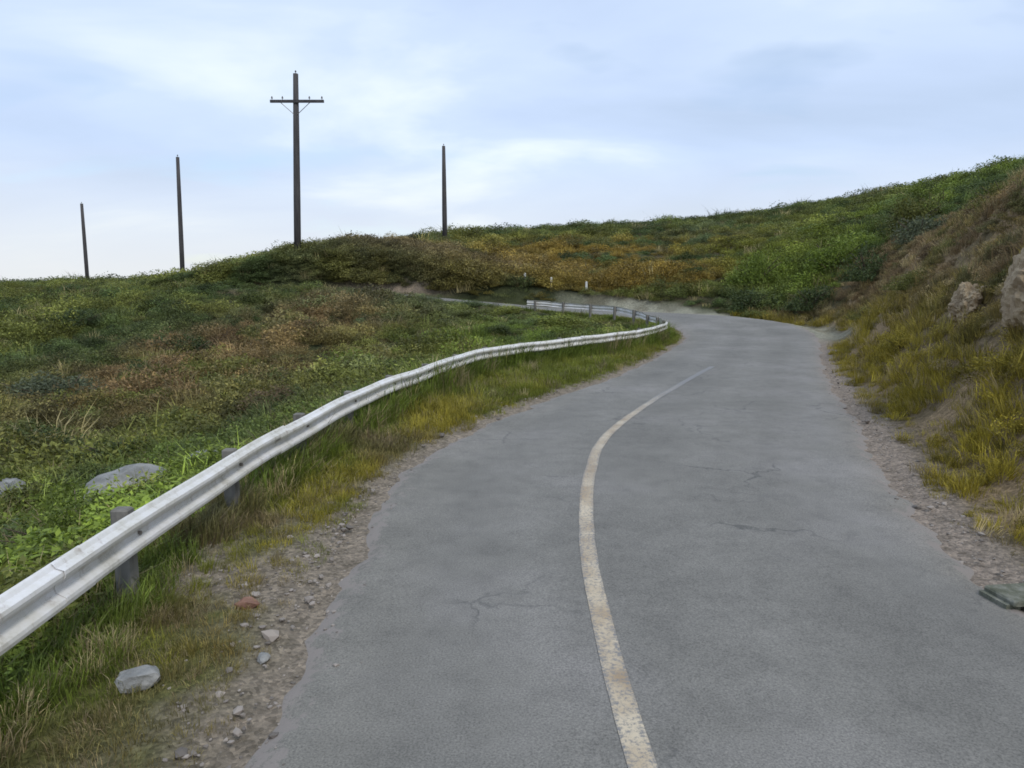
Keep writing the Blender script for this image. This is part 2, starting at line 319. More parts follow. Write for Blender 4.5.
m_redr = noise_mat('red_stone', (.16, .085, .06), (.30, .17, .125), 9, .9, .5, .01)
m_conc = noise_mat('mossy_concrete', (.07, .075, .05), (.14, .145, .11), 9, .9, .9, .02, c3=(.25, .245, .21))
m_slot_shade = noise_mat('slot_shade_dark', (.03, .03, .03), (.06, .06, .055), 8, .8)  # near-black colour standing in for shade inside the drain slot
m_white = noise_mat('marker_paint', (.45, .45, .42), (.66, .66, .63), 7, .6)

# ------------------------------------------------------------------ ground sheet
ny, nx = X.shape
v = np.stack([X.ravel(), Y.ravel(), Hh.ravel()], 1)
i = (np.arange(ny - 1)[:, None] * nx + np.arange(nx - 1)[None]).ravel()
f = np.stack([i, i + 1, i + nx + 1, i + nx], 1)
me = bpy.data.meshes.new('ground'); me.vertices.add(len(v)); me.vertices.foreach_set('co', v.ravel())
me.loops.add(f.size); me.loops.foreach_set('vertex_index', f.ravel()); me.polygons.add(len(f))
me.polygons.foreach_set('loop_start', np.arange(len(f)) * 4); me.polygons.foreach_set('loop_total', np.full(len(f), 4)); me.update(); me.validate()
me.polygons.foreach_set('use_smooth', np.ones(len(f), bool)); me.materials.append(m_ground)
GD, GZ, GS, GI = road_info(X, Y)
def lerp(a, b, t): return a * (1 - t[..., None]) + b * t[..., None]
def arr(*c): return np.array(c, float)
soil = arr(.060, .052, .030); heath = arr(.045, .052, .024); gravel = arr(.235, .195, .160); dirt = arr(.15, .125, .09); verge_c = arr(.10, .10, .035); bank_c = arr(.27, .195, .115)
col = np.broadcast_to(heath, X.shape + (3,)).copy()
nn1 = fbm(X * .25, Y * .25, 41); nn2 = fbm(X * 1.1, Y * 1.1, 51)
col = lerp(col, soil, sstep(.45, .6, nn1))
right = GS > 0
bk = right * sstep(.2, .9, GD) * sstep(9, 4, GD) * sstep(44, 36, Y)
col = lerp(col, bank_c, bk * (0.45 + .55 * sstep(.4, .6, nn2)))
vl = (~right) * sstep(2.6, 1.6, GD) * sstep(-.5, 0, GD)
col = lerp(col, verge_c, vl)
gl = (Y < 42) * (~right) * sstep(.55 + .5 * (nn2 - .5), .10, GD) + (~right) * sstep(2.3, 1.0, GD) * sstep(8.5, 5, Y) * sstep(.36, .52, nn2) * sstep(-1, 2, Y)
col = lerp(col, gravel, np.clip(gl, 0, 1) * .85)
lf = np.maximum(sstep(47, 41, Y), sstep(3, 10, X + 3 * nn2))
col = lerp(col, gravel * 1.02, right * sstep(.80 + .5 * (nn2 - .5), .15, GD) * lf)
outer = right * sstep(1.9, 1.0, GD) * sstep(28, 32, Y) * sstep(3, 10, X + 3 * nn2); col = lerp(col, arr(.25, .245, .19), outer * (.5 + .5 * sstep(.35, .6, nn2)))
scar = np.exp(-((X + 8.5) / 4.2) ** 4) * np.exp(-((Y - 54.3) / .28) ** 2); col = lerp(col, arr(.25, .20, .15), np.clip(scar * 1.2, 0, 1))
ca = me.color_attributes.new('ground', 'FLOAT_COLOR', 'POINT')
ca.data.foreach_set('color', np.c_[col.reshape(-1, 3), np.ones(len(v))].ravel())
go = bpy.data.objects.new('ground', me); C.objects.link(go); tag(go, kind='structure')

# ------------------------------------------------------------------ road ribbon with ragged edges
nl = 25; t = np.linspace(0, 1, nl); V = []; lane = []; edge = []
sarc = np.r_[0, np.cumsum(np.linalg.norm(np.diff(CL[:, :2], axis=0), axis=1))]
CLd, sd_ = resample(np.c_[Lq, Rq], 0.12)
Ld, Rd = CLd[:, :3], CLd[:, 3:]
U = (Rd - Ld)[:, :2]; Wd = np.linalg.norm(U, axis=1); U = U / Wd[:, None]
lo = (fbm(sd_ * 1.2, sd_ * 0, 61) - .5) * .34 + (fbm(sd_ * 6, sd_ * 0, 62, 3) - .5) * .16
ro = (fbm(sd_ * 1.1, sd_ * 0 + 5, 63) - .5) * .34 + (fbm(sd_ * 6, sd_ * 0 + 5, 64, 3) - .5) * .16
for k, tt in enumerate(t):
    a = -lo * 1.0 * (1 - tt); 
    p = Ld[:, :2] + U * (Wd * tt)[:, None] + U * (lo * max(0, 1 - tt * 8))[:, None] - U * (ro * max(0, 1 - (1 - tt) * 8))[:, None]
    z = Ld[:, 2] + .02 * np.sin(np.pi * tt) + .004 - (.09 if k in (0, nl - 1) else 0) + (fbm(p[:, 0] * .6, p[:, 1] * .6, 71) - .5) * .02
    V.append(np.c_[p, z]); lane.append(np.full(len(p), tt)); dm = np.minimum(tt, 1 - tt) * Wd; edge.append(np.clip(.62 - dm * .75, 0, 1))
m_ = len(Ld); V = np.stack(V, 1).reshape(-1, 3); i = (np.arange(m_ - 1)[:, None] * nl + np.arange(nl - 1)[None]).ravel(); f = np.stack([i, i + 1, i + nl + 1, i + nl], 1)
ro_ = mesh_obj('road', V, f, m_asph, smooth=True); tag(ro_, kind='structure')
for nm, dat in (('lane', lane), ('edge', edge)):
    a = ro_.data.attributes.new(nm, 'FLOAT', 'POINT'); a.data.foreach_set('value', np.stack(dat, 1).ravel())
# centre line, a worn painted strip 4 mm above the asphalt
lp = catmull([(1.15, -30), (1.1, -8), (.95, 0), (.68, 2.6), (.64, 4.0), (.66, 5.2), (.72, 6.5), (.95, 8.5), (1.48, 10.8), (2.5, 13.4), (4.0, 16.6), (5.9, 20.5)], .1)
lp, ls = resample(lp, .08); ln = normals2(lp)
def road_z(P):
    d = (P[:, 0][:, None] - CL[:, 0]) ** 2 + (P[:, 1][:, None] - CL[:, 1]) ** 2; j = d.argmin(1)
    tt = np.clip(.5 + 0 * d[:, 0], 0, 1); return CL[j, 2]
from mathutils.bvhtree import BVHTree
bvh = BVHTree.FromPolygons([tuple(p) for p in V], [tuple(map(int, q)) for q in f])
def on_road(x, y):
    h = bvh.ray_cast(Vector((x, y, 20)), Vector((0, 0, -1)))[0]; return h.z if h else 0.0
wob = (fbm(ls * .9, ls * 0, 81) - .5) * .05
VV = []; WR = []
for k, (p, n, w) in enumerate(zip(lp, ln, wob)):
    for q, s in enumerate((-.075, -.035, .035, .075)):
        x, y = p[0] + n[0] * (s + w), p[1] + n[1] * (s + w); VV.append((x, y, on_road(x, y) + .005))
        WR.append(.02 + (0.08 if q in (0, 3) else 0) + .24 * float(sstep(11, 20, p[1])) + .10 * float(fbm(np.array([p[1] * .8]), np.array([3.]), 77)[0] - .45))
i = (np.arange(len(lp) - 1)[:, None] * 4 + np.arange(3)[None]).ravel(); ff = np.stack([i, i + 1, i + 5, i + 4], 1)
ml = mesh_obj('road_marking', VV, ff, m_line); tag(ml, kind='structure')
a = ml.data.attributes.new('wear', 'FLOAT', 'POINT'); a.data.foreach_set('value', np.array(WR, dtype=np.float32))

# ------------------------------------------------------------------ guardrail
RQ, rs_ = resample(RL, .25); RN = -normals2(RQ)                       # towards the road
prof = [(0, .155), (.012, .148), (.03, .125), (.078, .108), (.083, .085), (.078, .062), (.02, .030), (.012, 0), (.02, -.030), (.078, -.062), (.083, -.085), (.078, -.108), (.03, -.125), (.012, -.148), (0, -.155)]
rail_h = .575
gr = empty('guardrail', (float(RQ[0, 0]), float(RQ[0, 1]), 0)); tag(gr, 'long white steel guardrail curving along the left edge of the road', 'guardrail')
def rz_at(s):
    j = np.interp(s, rs_, np.arange(len(rs_))); x = np.interp(s, rs_, RQ[:, 0]); y = np.interp(s, rs_, RQ[:, 1])
    D, Z, S, I = road_info(np.array([x]), np.array([y])); n = np.array([np.interp(s, rs_, RN[:, 0]), np.interp(s, rs_, RN[:, 1])]); n /= np.linalg.norm(n)
    return float(x), float(y), float(Z[0]), n
def addc(o, p): o.parent = p; o.location = tuple(Vector(o.location) - Vector(p.location)); return o
tot = rs_[-1]; PL = 4.0; k = 0; s0 = 0
while s0 < tot - 1:
    s1 = min(s0 + PL + .30, tot); ss = np.linspace(s0, s1, max(3, int((s1 - s0) / .36) + 1)); mb = MB(); vs = []
    tilt = random.uniform(-.03, .03); dz = random.uniform(-.012, .012)
    np_ = len(prof)
    for s in ss:
        x, y, z, n = rz_at(s); lift = .006 * ((s1 - s) / (s1 - s0))
        sag = .012 * math.sin(s * .9) + .01 * math.sin(s * 2.3 + 1)
        for th in (0, -.005):
            for (o, h) in prof:
                oo = o + lift + th + .085 + sag * .6 + tilt * h; vs.append((x + n[0] * oo - gr.location[0], y + n[1] * oo - gr.location[1], z + rail_h + h + sag + dz))
    fs = []; R = 2 * np_
    for a in range(len(ss) - 1):
        for q in range(np_ - 1):
            fs.append((a * R + q, (a + 1) * R + q, (a + 1) * R + q + 1, a * R + q + 1)); fs.append((a * R + np_ + q, a * R + np_ + q + 1, (a + 1) * R + np_ + q + 1, (a + 1) * R + np_ + q))
        for q in (0, np_ - 1): fs.append((a * R + q, a * R + np_ + q, (a + 1) * R + np_ + q, (a + 1) * R + q))
    e = (len(ss) - 1) * R
    for q in range(np_ - 1): fs.append((q, q + 1, np_ + q + 1, np_ + q)); fs.append((e + q, e + np_ + q, e + np_ + q + 1, e + q + 1))
    mesh_obj('rail_panel', vs, fs, m_rail, gr, smooth=False)
    s0 += PL
s = 1.0
pi = 0
while s < tot:
    x, y, z, n = rz_at(s); g = gh(x, y); ang = math.atan2(n[1], n[0]); top = rail_h + z + .165 + random.uniform(-.015, .03)
    px, py = x - gr.location[0], y - gr.location[1]
    mb = MB(); hgt = top - g + .25; mb.box((px, py, g - .25 + hgt / 2), (.13, .11, hgt), .012, ang); po = mb.build('post', m_post, gr)
    mb = MB(); mb.box((px + n[0] * .078, py + n[1] * .078, z + rail_h), (.03, .10, .24), .004, ang); mb.build('spacer', m_post, po)
    mb = MB(); c0 = (px + n[0] * .10, py + n[1] * .10, z + rail_h); c1 = (px + n[0] * .128, py + n[1] * .128, z + rail_h); mb.tube([c0, c1], .017, 8); mb.build('bolt', m_bolt, po)
    s += 2.0; pi += 1

# ------------------------------------------------------------------ utility poles on the skyline
def pole(x, y, hgt, label, arm=None, r=(.20, .13), lean=(0, 0)):
    g = gh(x, y); e = empty('utility_pole', (x, y, g)); tag(e, label, 'utility pole', 'wooden utility poles on the ridge')
    mb = MB(); mb.tube([(lean[0] * t_, lean[1] * t_, -.6 + (hgt + .6) * t_) for t_ in (0, .35, .7, 1)], [r[0], r[0] * .9 + r[1] * .1, (r[0] + r[1]) / 2, r[1]], 12); mb.build('pole_shaft', m_pole, e, True)
    if arm:
        az, w0, w1 = arm; fx = lean[0] * az / hgt
        mb = MB(); mb.box((fx + (w0 + w1) / 2, -.22, az), (w1 - w0, .14, .20), .015); a = mb.build('crossarm', m_arm, e)
        for q in (w0 + .15, w0 * .5, w1 * .5, w1 - .15):
            mb = MB(); mb.tube([(fx + q, -.22, az + .08), (fx + q, -.22, az + .2), (fx + q, -.22, az + .21), (fx + q, -.22, az + .27), (fx + q, -.22, az + .28), (fx + q, -.22, az + .36)], [.02, .02, .07, .07, .045, .04], 8); mb.build('insulator', m_ins, a, True)
        for sg in (-1, 1):
            mb = MB(); mb.tube([(fx + sg * .12, -.16, az - .95), (fx + sg * 1.1, -.2, az - .1)], .025, 6); mb.build('brace', m_bolt, e)
    mb = MB(); mb.tube([(lean[0], lean[1], hgt - .02), (lean[0], lean[1], hgt + .12), (lean[0], lean[1], hgt + .13), (lean[0], lean[1], hgt + .24)], [.02, .02, .07, .05], 8); mb.build('insulator', m_ins, e, True)
    return e
pole(-16.9, 56, 18.3 - gh(-16.9, 56), 'tallest dark utility pole, the only one with a crossarm', (16.25 - gh(-16.9, 56), -1.9, 2.2), (.27, .19), (.45, 0))
pole(-34.9, 75, 15.5 - gh(-34.9, 75), 'bare dark utility pole just left of the tallest one, on the low ridge', None, (.24, .17), (.3, 0))
pole(-69.0, 115, 15.3 - gh(-69, 115), 'bare dark utility pole farthest to the left, on the low horizon', None, (.30, .22), (.1, 0))
pole(-8.0, 85, 18.5 - gh(-8, 85), 'bare dark utility pole standing on the hilltop to the right of the crossarm pole', None, (.30, .19), (0, 0))

# ------------------------------------------------------------------ rocks
def rock(name, x, y, size, mat, label, cat='rock', seed=0, sink=.3, sub=3, group=None):
    import bmesh
    bm = bmesh.new(); bmesh.ops.create_icosphere(bm, subdivisions=sub, radius=1); r = random.Random(seed)
    cuts = [Vector((r.gauss(0, 1), r.gauss(0, 1), r.gauss(0, .8))).normalized() for _ in range(13)]; dd = [r.uniform(.55, .9) for _ in cuts]
    from mathutils import noise
    for vv in bm.verts:
        p = vv.co.copy()
        for c_, d_ in zip(cuts, dd):
            e = p.dot(c_) - d_
            if e > 0: p -= c_ * e
        p *= 1 + .16 * noise.fractal(p * 1.6 + Vector((seed, 0, 0)), 1, 2, 4)
        vv.co = Vector((p.x * size[0], p.y * size[1], p.z * size[2]))
    me = bpy.data.meshes.new(name); bm.to_mesh(me); bm.free(); me.materials.append(mat)
    o = bpy.data.objects.new(name, me); C.objects.link(o); o.location = (x, y, gh(x, y) + size[2] * (1 - sink) * .6); o.rotation_euler = (r.uniform(-.2, .2), r.uniform(-.2, .2), r.uniform(0, 6))
    tag(o, label, cat, group); return o
rock('rock', -5.25, 9.3, (.62, .5, .45), m_rock, 'large pale grey boulder in the scrub behind the near guardrail', seed=1)
rock('rock', -4.6, 10.3, (.42, .36, .30), m_rock, 'smaller grey rock half hidden by the guardrail, beside the large boulder', seed=2)
rock('rock', -8.4, 10.9, (.6, .5, .42), m_rock, 'grey boulder at the left frame edge, in the dark scrub', seed=3)
rock('rock', -2.25, 3.95, (.14, .13, .09), m_rock, 'grey stone in the grass beneath the guardrail, at lower left', seed=4)
rock('stone', -1.98, 4.95, (.10, .08, .06), m_redr, 'reddish brown stone on the verge', 'stone', seed=5)
rock('stone', -1.62, 4.25, (.055, .05, .035), m_rock, 'small dark stone in the gravel between red stone and road', 'stone', seed=6)
# rock face breaking out of the cutting
def outcrop(x, y, w, h, dpt, ang, seed, label):
    from mathutils import noise
    nu, nv = 110, 84; vs = []; e = Vector((math.cos(ang), math.sin(ang), 0)); nrm = Vector((-math.sin(ang), math.cos(ang), 0))
    for j in range(nv):
        for i_ in range(nu):
            u = -math.pi + 2 * math.pi * i_ / (nu); vph = math.pi * j / (nv - 1)
            p = Vector((math.sin(vph) * math.cos(u), math.sin(vph) * math.sin(u), math.cos(vph)))
            q = Vector((round(p.x * 3.2 + .4 * noise.noise(p * 2)) / 3.2, p.y, p.z)) * .35 + p * .65
            k_ = 1 + .30 * noise.fractal(p * 1.5 + Vector((seed, 3, 1)), .9, 2.1, 5) + .14 * abs(noise.noise(p * 4.5 + Vector((0, seed, 0)))) - .045 * noise.multi_fractal(Vector((p.x * 3, p.y * 3, p.z * 8)) + Vector((seed, 0, 0)), .8, 2.1, 4)
            q *= k_; vs.append(tuple(e * q.x * w + nrm * q.y * dpt + Vector((0, 0, q.z * h))))
    fs = [(j * nu + i_, (j + 1) * nu + i_, (j + 1) * nu + (i_ + 1) % nu, j * nu + (i_ + 1) % nu) for j in range(nv - 1) for i_ in range(nu)]
    o = mesh_obj('rock_outcrop', vs, fs, m_outc, smooth=False); o.location = (x, y, gh(x, y)); o.rotation_euler = (0, 0, 0); tag(o, label, 'rock outcrop'); return o
outcrop(8.5, 11.1, 1.5, 1.15, .62, math.radians(62), 2.0, 'tall pale brown rock face in the right-hand bank')
outcrop(9.6, 14.7, .8, .5, .38, math.radians(58), 7.0, 'smaller brown rock ledge in the bank, just left of the tall face')
# drain inlet beside the road, lower right
dx, dy = 4.22, 5.12; e = empty('drain_inlet', (dx, dy, 0)); tag(e, 'low mossy concrete drain inlet at the right edge of the road', 'drain inlet')
mb = MB(); mb.box((.1, 0, .060), (1.25, .30, .04), .012, .12); mb.build('cover_slab', m_conc, e)
mb = MB(); mb.box((.02, .02, .02), (1.05, .22, .045), 0, .12); mb.build('opening_shade', m_slot_shade, e)  # solid dark block painted as the shadow gap below the slab
for sx in (-.5, .5):
    mb = MB(); mb.box((sx, sx * .12, .02), (.12, .26, .046), 0, .12); mb.build('support', m_conc, e)

# marker posts along the far bend
for (x, y, lb) in ((1.0, 54.6, 'leftmost of the three white marker posts beside the far bend'), (3.0, 54.0, 'middle one of the three white marker posts beside the far bend'), (5.6, 53.2, 'rightmost of the three white marker posts beside the far bend')):
    mb = MB(); mb.box((0, 0, .45), (.16, .13, 1.3), .02); mb.add([(-.08, -.065, 1.1), (.08, -.065, 1.1), (.08, .065, 1.1), (-.08, .065, 1.1), (0, 0, 1.16)], [(0, 1, 4), (1, 2, 4), (2, 3, 4), (3, 0, 4)])
    o = mb.build('marker_post', m_white); o.location = (x, y, gh(x, y) - .35); tag(o, lb, 'marker post', 'white marker posts at the far bend')

# ------------------------------------------------------------------ vegetation
def leaves(n, rad, hgt, size, seed, clumps=14, upright=.3, fill=.55):
    r = np.random.default_rng(seed)
    cc = r.normal(size=(clumps, 3)); cc /= np.linalg.norm(cc, axis=1)[:, None]; cc[:, 2] = np.abs(cc[:, 2]); cc *= r.uniform(.35, .8, (clumps, 1))
    cr = r.uniform(.22, .46, clumps); w = r.integers(0, clumps, n)
    d = r.normal(size=(n, 3)); d /= np.linalg.norm(d, axis=1)[:, None]; rr = r.uniform(fill, 1.05, n)
    p = cc[w] + d * (cr[w] * rr)[:, None]; p[:, 2] = np.abs(p[:, 2]); p *= (rad, rad, hgt)
    a = r.normal(size=(n, 3)) + d * .6; a[:, 2] += upright; a /= np.linalg.norm(a, axis=1)[:, None]
    b = np.cross(a, r.normal(size=(n, 3))); b /= np.linalg.norm(b, axis=1)[:, None]
    s = size * r.uniform(.6, 1.4, n)[:, None]
    V = np.stack([p - a * s, p + b * s * .42, p + a * s, p - b * s * .42], 1).reshape(-1, 3); V[:, 2] = np.maximum(V[:, 2], 0.01)
    return V, np.arange(n * 4).reshape(-1, 4)
def blades(n, rad, hgt, wid, seed, bend=.5):
    r = np.random.default_rng(seed); an = r.uniform(0, 6.28, n); q = rad * np.sqrt(r.uniform(0, 1, n)); b0 = np.stack([np.cos(an) * q, np.sin(an) * q, np.zeros(n) - .02], 1)
    h = hgt * r.uniform(.45, 1.1, n); da = an + r.normal(0, .7, n); out = np.stack([np.cos(da), np.sin(da), np.zeros(n)], 1); sd = np.stack([-np.sin(da), np.cos(da), np.zeros(n)], 1) * wid
    sd = sd * r.uniform(.7, 1.3, (n, 1)); L1 = (h * bend * r.uniform(.2, 1, n))[:, None]; up = np.array([0, 0, 1.])
    m1 = b0 + up * (h * .6)[:, None] + out * L1 * .35; tp = b0 + up * h[:, None] * r.uniform(.75, 1, (n, 1)) + out * L1
    V = np.stack([b0 - sd, b0 + sd, m1 + sd * .7, m1 - sd * .7, tp], 1).reshape(-1, 3); i = np.arange(n)[:, None] * 5
    return V, [tuple(x) for x in np.concatenate([i + 0, i + 1, i + 2, i + 3], 1)] + [tuple(x) for x in np.concatenate([i + 3, i + 2, i + 4], 1)]
protos = bpy.data.collections.new('ground_cover_plants')
def proto(name, V, F):
    me = bpy.data.meshes.new(name); me.from_pydata([tuple(map(float, p)) for p in V], [], [tuple(map(int, q)) for q in F]); me.update(); me.materials.append(m_leaf_i)
    o = bpy.data.objects.new(name, me); protos.objects.link(o)
# order of names = pick index: 0-2 short grass, 3-4 tall grass, 5-7 scrub, 8 flat cushion
for k in range(3): proto('a%d_short_grass' % k, *blades(46, .15, .13, .0032, 100 + k, .9))
for k in range(2): proto('b%d_tall_grass' % k, *blades(60, .17, .34, .0042, 110 + k, .7))
for k in range(3): proto('c%d_scrub' % k, *leaves(950, .5, .55, .028, 120 + k, 16, .5))
proto('d0_cushion', *leaves(700, .5, .26, .024, 130, 18, .3))
def gn_tree():
    g = bpy.data.node_groups.new('scatter', 'GeometryNodeTree'); g.interface.new_socket('Geometry', in_out='INPUT', socket_type='NodeSocketGeometry'); g.interface.new_socket('Geometry', in_out='OUTPUT', socket_type='NodeSocketGeometry')
    n = g.nodes; l = g.links; gi = n.new('NodeGroupInput'); go_ = n.new('NodeGroupOutput'); ip = n.new('GeometryNodeInstanceOnPoints'); ci = n.new('GeometryNodeCollectionInfo')
    ci.inputs['Collection'].default_value = protos; ci.inputs['Separate Children'].default_value = True; ci.inputs['Reset Children'].default_value = True
    def na(nm, ty): a = n.new('GeometryNodeInputNamedAttribute'); a.data_type = ty; a.inputs['Name'].default_value = nm; return a.outputs['Attribute']
    l.new(gi.outputs[0], ip.inputs['Points']); l.new(ci.outputs[0], ip.inputs['Instance']); ip.inputs['Pick Instance'].default_value = True
    l.new(na('pick', 'INT'), ip.inputs['Instance Index']); l.new(na('rot', 'FLOAT_VECTOR'), ip.inputs['Rotation']); l.new(na('scl', 'FLOAT_VECTOR'), ip.inputs['Scale'])
    l.new(ip.outputs[0], go_.inputs[0]); return g
GN = gn_tree()
def scatter(name, P, pick, scl, tint, label, cat, tiltn=.15):
    me = bpy.data.meshes.new(name); n = len(P); me.vertices.add(n); me.vertices.foreach_set('co', P.astype(np.float32).ravel())
    a = me.attributes.new('pick', 'INT', 'POINT'); a.data.foreach_set('value', pick.astype(np.int32))
    a = me.attributes.new('rot', 'FLOAT_VECTOR', 'POINT'); a.data.foreach_set('vector', np.c_[rng.normal(0, tiltn, n), rng.normal(0, tiltn, n), rng.uniform(0, 6.28, n)].astype(np.float32).ravel())
    a = me.attributes.new('scl', 'FLOAT_VECTOR', 'POINT'); a.data.foreach_set('vector', scl.astype(np.float32).ravel())
    a = me.attributes.new('tint', 'FLOAT_COLOR', 'POINT'); a.data.foreach_set('color', np.c_[tint, np.ones(n)].astype(np.float32).ravel())
    o = bpy.data.objects.new(name, me); C.objects.link(o); md = o.modifiers.new('scatter', 'NODES'); md.node_group = GN
    tag(o, label, cat, kind='stuff'); return o
COL = {k: np.array(v) for k, v in dict(dark=(.072, .100, .036), olive=(.145, .155, .042), green=(.155, .210, .036), brown=(.175, .130, .075), rust=(.24, .16, .038), greyg=(.115, .135, .080), straw=(.42, .35, .19), yel=(.30, .255, .04), grass=(.175, .20, .032)).items()}
rail_d_pts = RQ
def side_of_rail(x, y):
    """distance to the rail; negative on the road's side"""
    o = np.empty(len(x))
    for k in range(0, len(x), 5000):
        q = slice(k, k + 5000); dx = x[q][:, None] - RQ[:, 0]; dy = y[q][:, None] - RQ[:, 1]; dd = dx * dx + dy * dy; j = dd.argmin(1); m = np.arange(len(j))
        o[q] = np.sqrt(dd[m, j]) * -np.sign(dx[m, j] * RN[j, 0] + dy[m, j] * RN[j, 1])
    return o
def jitter(t, a=.22): return t * (1 + rng.normal(0, a, (len(t), 1))).clip(.5, 1.7)
# 1. verge grass, between rail and asphalt
n = 90000; x = rng.uniform(-4.2, 9, n); y = rng.uniform(-1.5, 46, n); keep = rng.uniform(0, 1, n) < np.clip(7 / np.maximum(y, 3), .25, 1); x, y = x[keep], y[keep]
D, Z, S, I = road_info(x, y); rd = side_of_rail(x, y)
m = (S < 0) & (D > .12) & (rd < .35) & (D < 4.6); x, y, D, rd = x[m], y[m], D[m], rd[m]
pn = fbm(x * 1.1, y * 1.1, 51); bare = sstep(.32, .48, pn) * sstep(9.5, 6, y) * sstep(2.5, 1.1, D) * .8 * sstep(8.2, 5.5, y)
dens = np.clip(sstep(.02, .36, D + (pn - .5) * .5), 0, 1) * (1 - .86 * bare); m = rng.uniform(0, 1, len(x)) < dens; x, y, D, rd, pn = x[m], y[m], D[m], rd[m], pn[m]
n = len(x); q = fbm(x * .8, y * .8, 91); q2 = fbm(x * 3, y * 3, 92)
ti = lerp(np.broadcast_to(COL['yel'], (n, 3)), np.broadcast_to(COL['grass'], (n, 3)), np.clip(sstep(.42, .58, q) + .7 * sstep(12, 17, y), 0, 1))
ti = lerp(ti, np.broadcast_to(COL['green'] * .85, (n, 3)), sstep(-.8, -.1, rd))
dry = (rng.uniform(0, 1, n) < .10 + .38 * sstep(.55, .68, q2) * sstep(16, 10, y)); ti[dry] = COL['straw'] * rng.uniform(.5, 1, (dry.sum(), 1))
brn = sstep(.55, .65, fbm(x * .6, y * .6, 96)) * .6; ti = lerp(ti, np.broadcast_to(COL['brown'] * 1.2, (n, 3)), brn * sstep(14, 9, y))
tall = (rng.uniform(0, 1, n) < .08 + .6 * sstep(-.6, -.1, rd) * sstep(33, 29, y)); pick = np.where(tall, rng.integers(3, 5, n), rng.integers(0, 3, n))
sc = rng.uniform(.55, 1.25, n) * (.55 + .45 * sstep(5, 10, y)) * (.6 + .5 * sstep(.1, .7, D)) * np.where(tall, .62 + .62 * sstep(-.45, -.05, rd), 1) * (1 + .02 * np.minimum(y, 25)); scl = np.stack([sc * 1.1, sc * 1.1, sc * (1 + .55 * tall * sstep(10, 14, y) * .5) * (1 - .45 * sstep(31, 36, y))], 1)
scatter('verge_grass', np.c_[x, y, grid_height(x, y)], pick, scl, jitter(ti), 'patchy yellow green verge grass between guardrail and road', 'grass')
# 2. open heath, left of the rail and over the hills
def polar(n, r0, r1, a0, a1, pw=1.0):
    u = rng.uniform(0, 1, n); r = r0 * (r1 / r0) ** (u ** (1 / pw)); a = np.radians(rng.uniform(a0, a1, n)); return r * np.sin(a), r * np.cos(a), r
n = 75000; x, y, r = polar(n, 3.0, 190, -58, 50, 1.25)
ex = rng.uniform(-30, 16, 9000); ey = 54.2 + np.abs(rng.normal(0, 4.5, 9000)); x = np.r_[x, ex]; y = np.r_[y, ey]; r = np.hypot(x, y)
D, Z, S, I = road_info(x, y); rd = side_of_rail(x, y); beyond = (D > .7)
nearleft = (rd > .45) | (S > 0) | (y > 50) | (x < -4)
bank = (S > 0) & (D < 9) & (y < 44) & (x > 0)
shoulder = (S > 0) & (D < 1.5) & (y > 27) & (x > 3)
m = beyond & nearleft & ~bank & ~shoulder & ~((S < 0) & (rd < .45) & (y < 46) & (x > -3.6))
scarm = (np.abs(x + 8.5) < 4.2) & (np.abs(y - 54.3) < .3); m &= ~(scarm & (rng.uniform(0, 1, len(x)) < .5))
x, y, r, D, rd = x[m], y[m], r[m], D[m], rd[m]; n = len(x)
q = fbm(x * .09 + 3, y * .09, 101); q2 = fbm(x * .35, y * .35, 103); q3 = fbm(x * 1.2, y * 1.2, 105); u = x / np.maximum(y, 1)
B = lambda k: np.broadcast_to(COL[k], (n, 3))
ti = lerp(B('dark'), B('olive'), sstep(.35, .65, q2)); ti = lerp(ti, B('greyg'), sstep(.55, .7, q) * .6)
nearg = sstep(17, 7, y) * (x < 0); ti = lerp(ti, B('green'), nearg * sstep(.38, .52, q3) * .9)
brownp = np.exp(-(((x + 10.5) / 4.6) ** 2 + ((y - 30) / 11) ** 2)) * 1.9; ti = lerp(ti, B('brown') * arr(1.15, .95, .95), np.clip(brownp, 0, .9) * sstep(.3, .5, q3))
rustp = np.exp(-(((x - 12) / 15) ** 2 + ((y - 68) / 16) ** 2)) * 1.8 * sstep(.32, .5, q2); ti = lerp(ti, B('rust'), np.clip(rustp, 0, .85) * (y > 53))
brn2 = np.exp(-(((x + 6) / 9) ** 2 + ((y - 62) / 6) ** 2)) * 1.3; ti = lerp(ti, B('brown') * 1.1, np.clip(brn2, 0, .8))
rightg = sstep(14, 20, x) * (y > 36) * sstep(95, 60, y); ti = lerp(ti, lerp(B('dark'), B('green') * .8, sstep(.42, .58, q2)), rightg * .8)
ti = lerp(ti, B('dark') * .9, sstep(90, 120, r) * .6)
gullyg = np.exp(-(((x + 2) / 6) ** 2 + ((y - 30) / 9) ** 2)) * 1.2; ti = lerp(ti, B('green') * .9, np.clip(gullyg, 0, .8) * sstep(.42, .55, q3))
kind = rng.uniform(0, 1, n); pick = np.where(kind < .58, rng.integers(5, 8, n), np.where(kind < .8, 8, rng.integers(3, 5, n)))
base = .42 + .011 * r; sc = base * rng.lognormal(0, .38, n).clip(.5, 2.3) * (1 + .5 * sstep(.5, .7, q2)); isg = (pick == 3) | (pick == 4); sc = np.where(isg, sc * 1.7, sc)
st = isg & (rng.uniform(0, 1, n) < .35); ti = ti.copy(); ti[st] = COL['straw'] * .6; ti[isg & ~st] = ti[isg & ~st] * 1.25
hcap = np.where(r > 60, .75, 1.0); scl = np.stack([sc * 1.15, sc * 1.15, sc * .85 * hcap * np.where(D < 3, .7, 1)], 1)
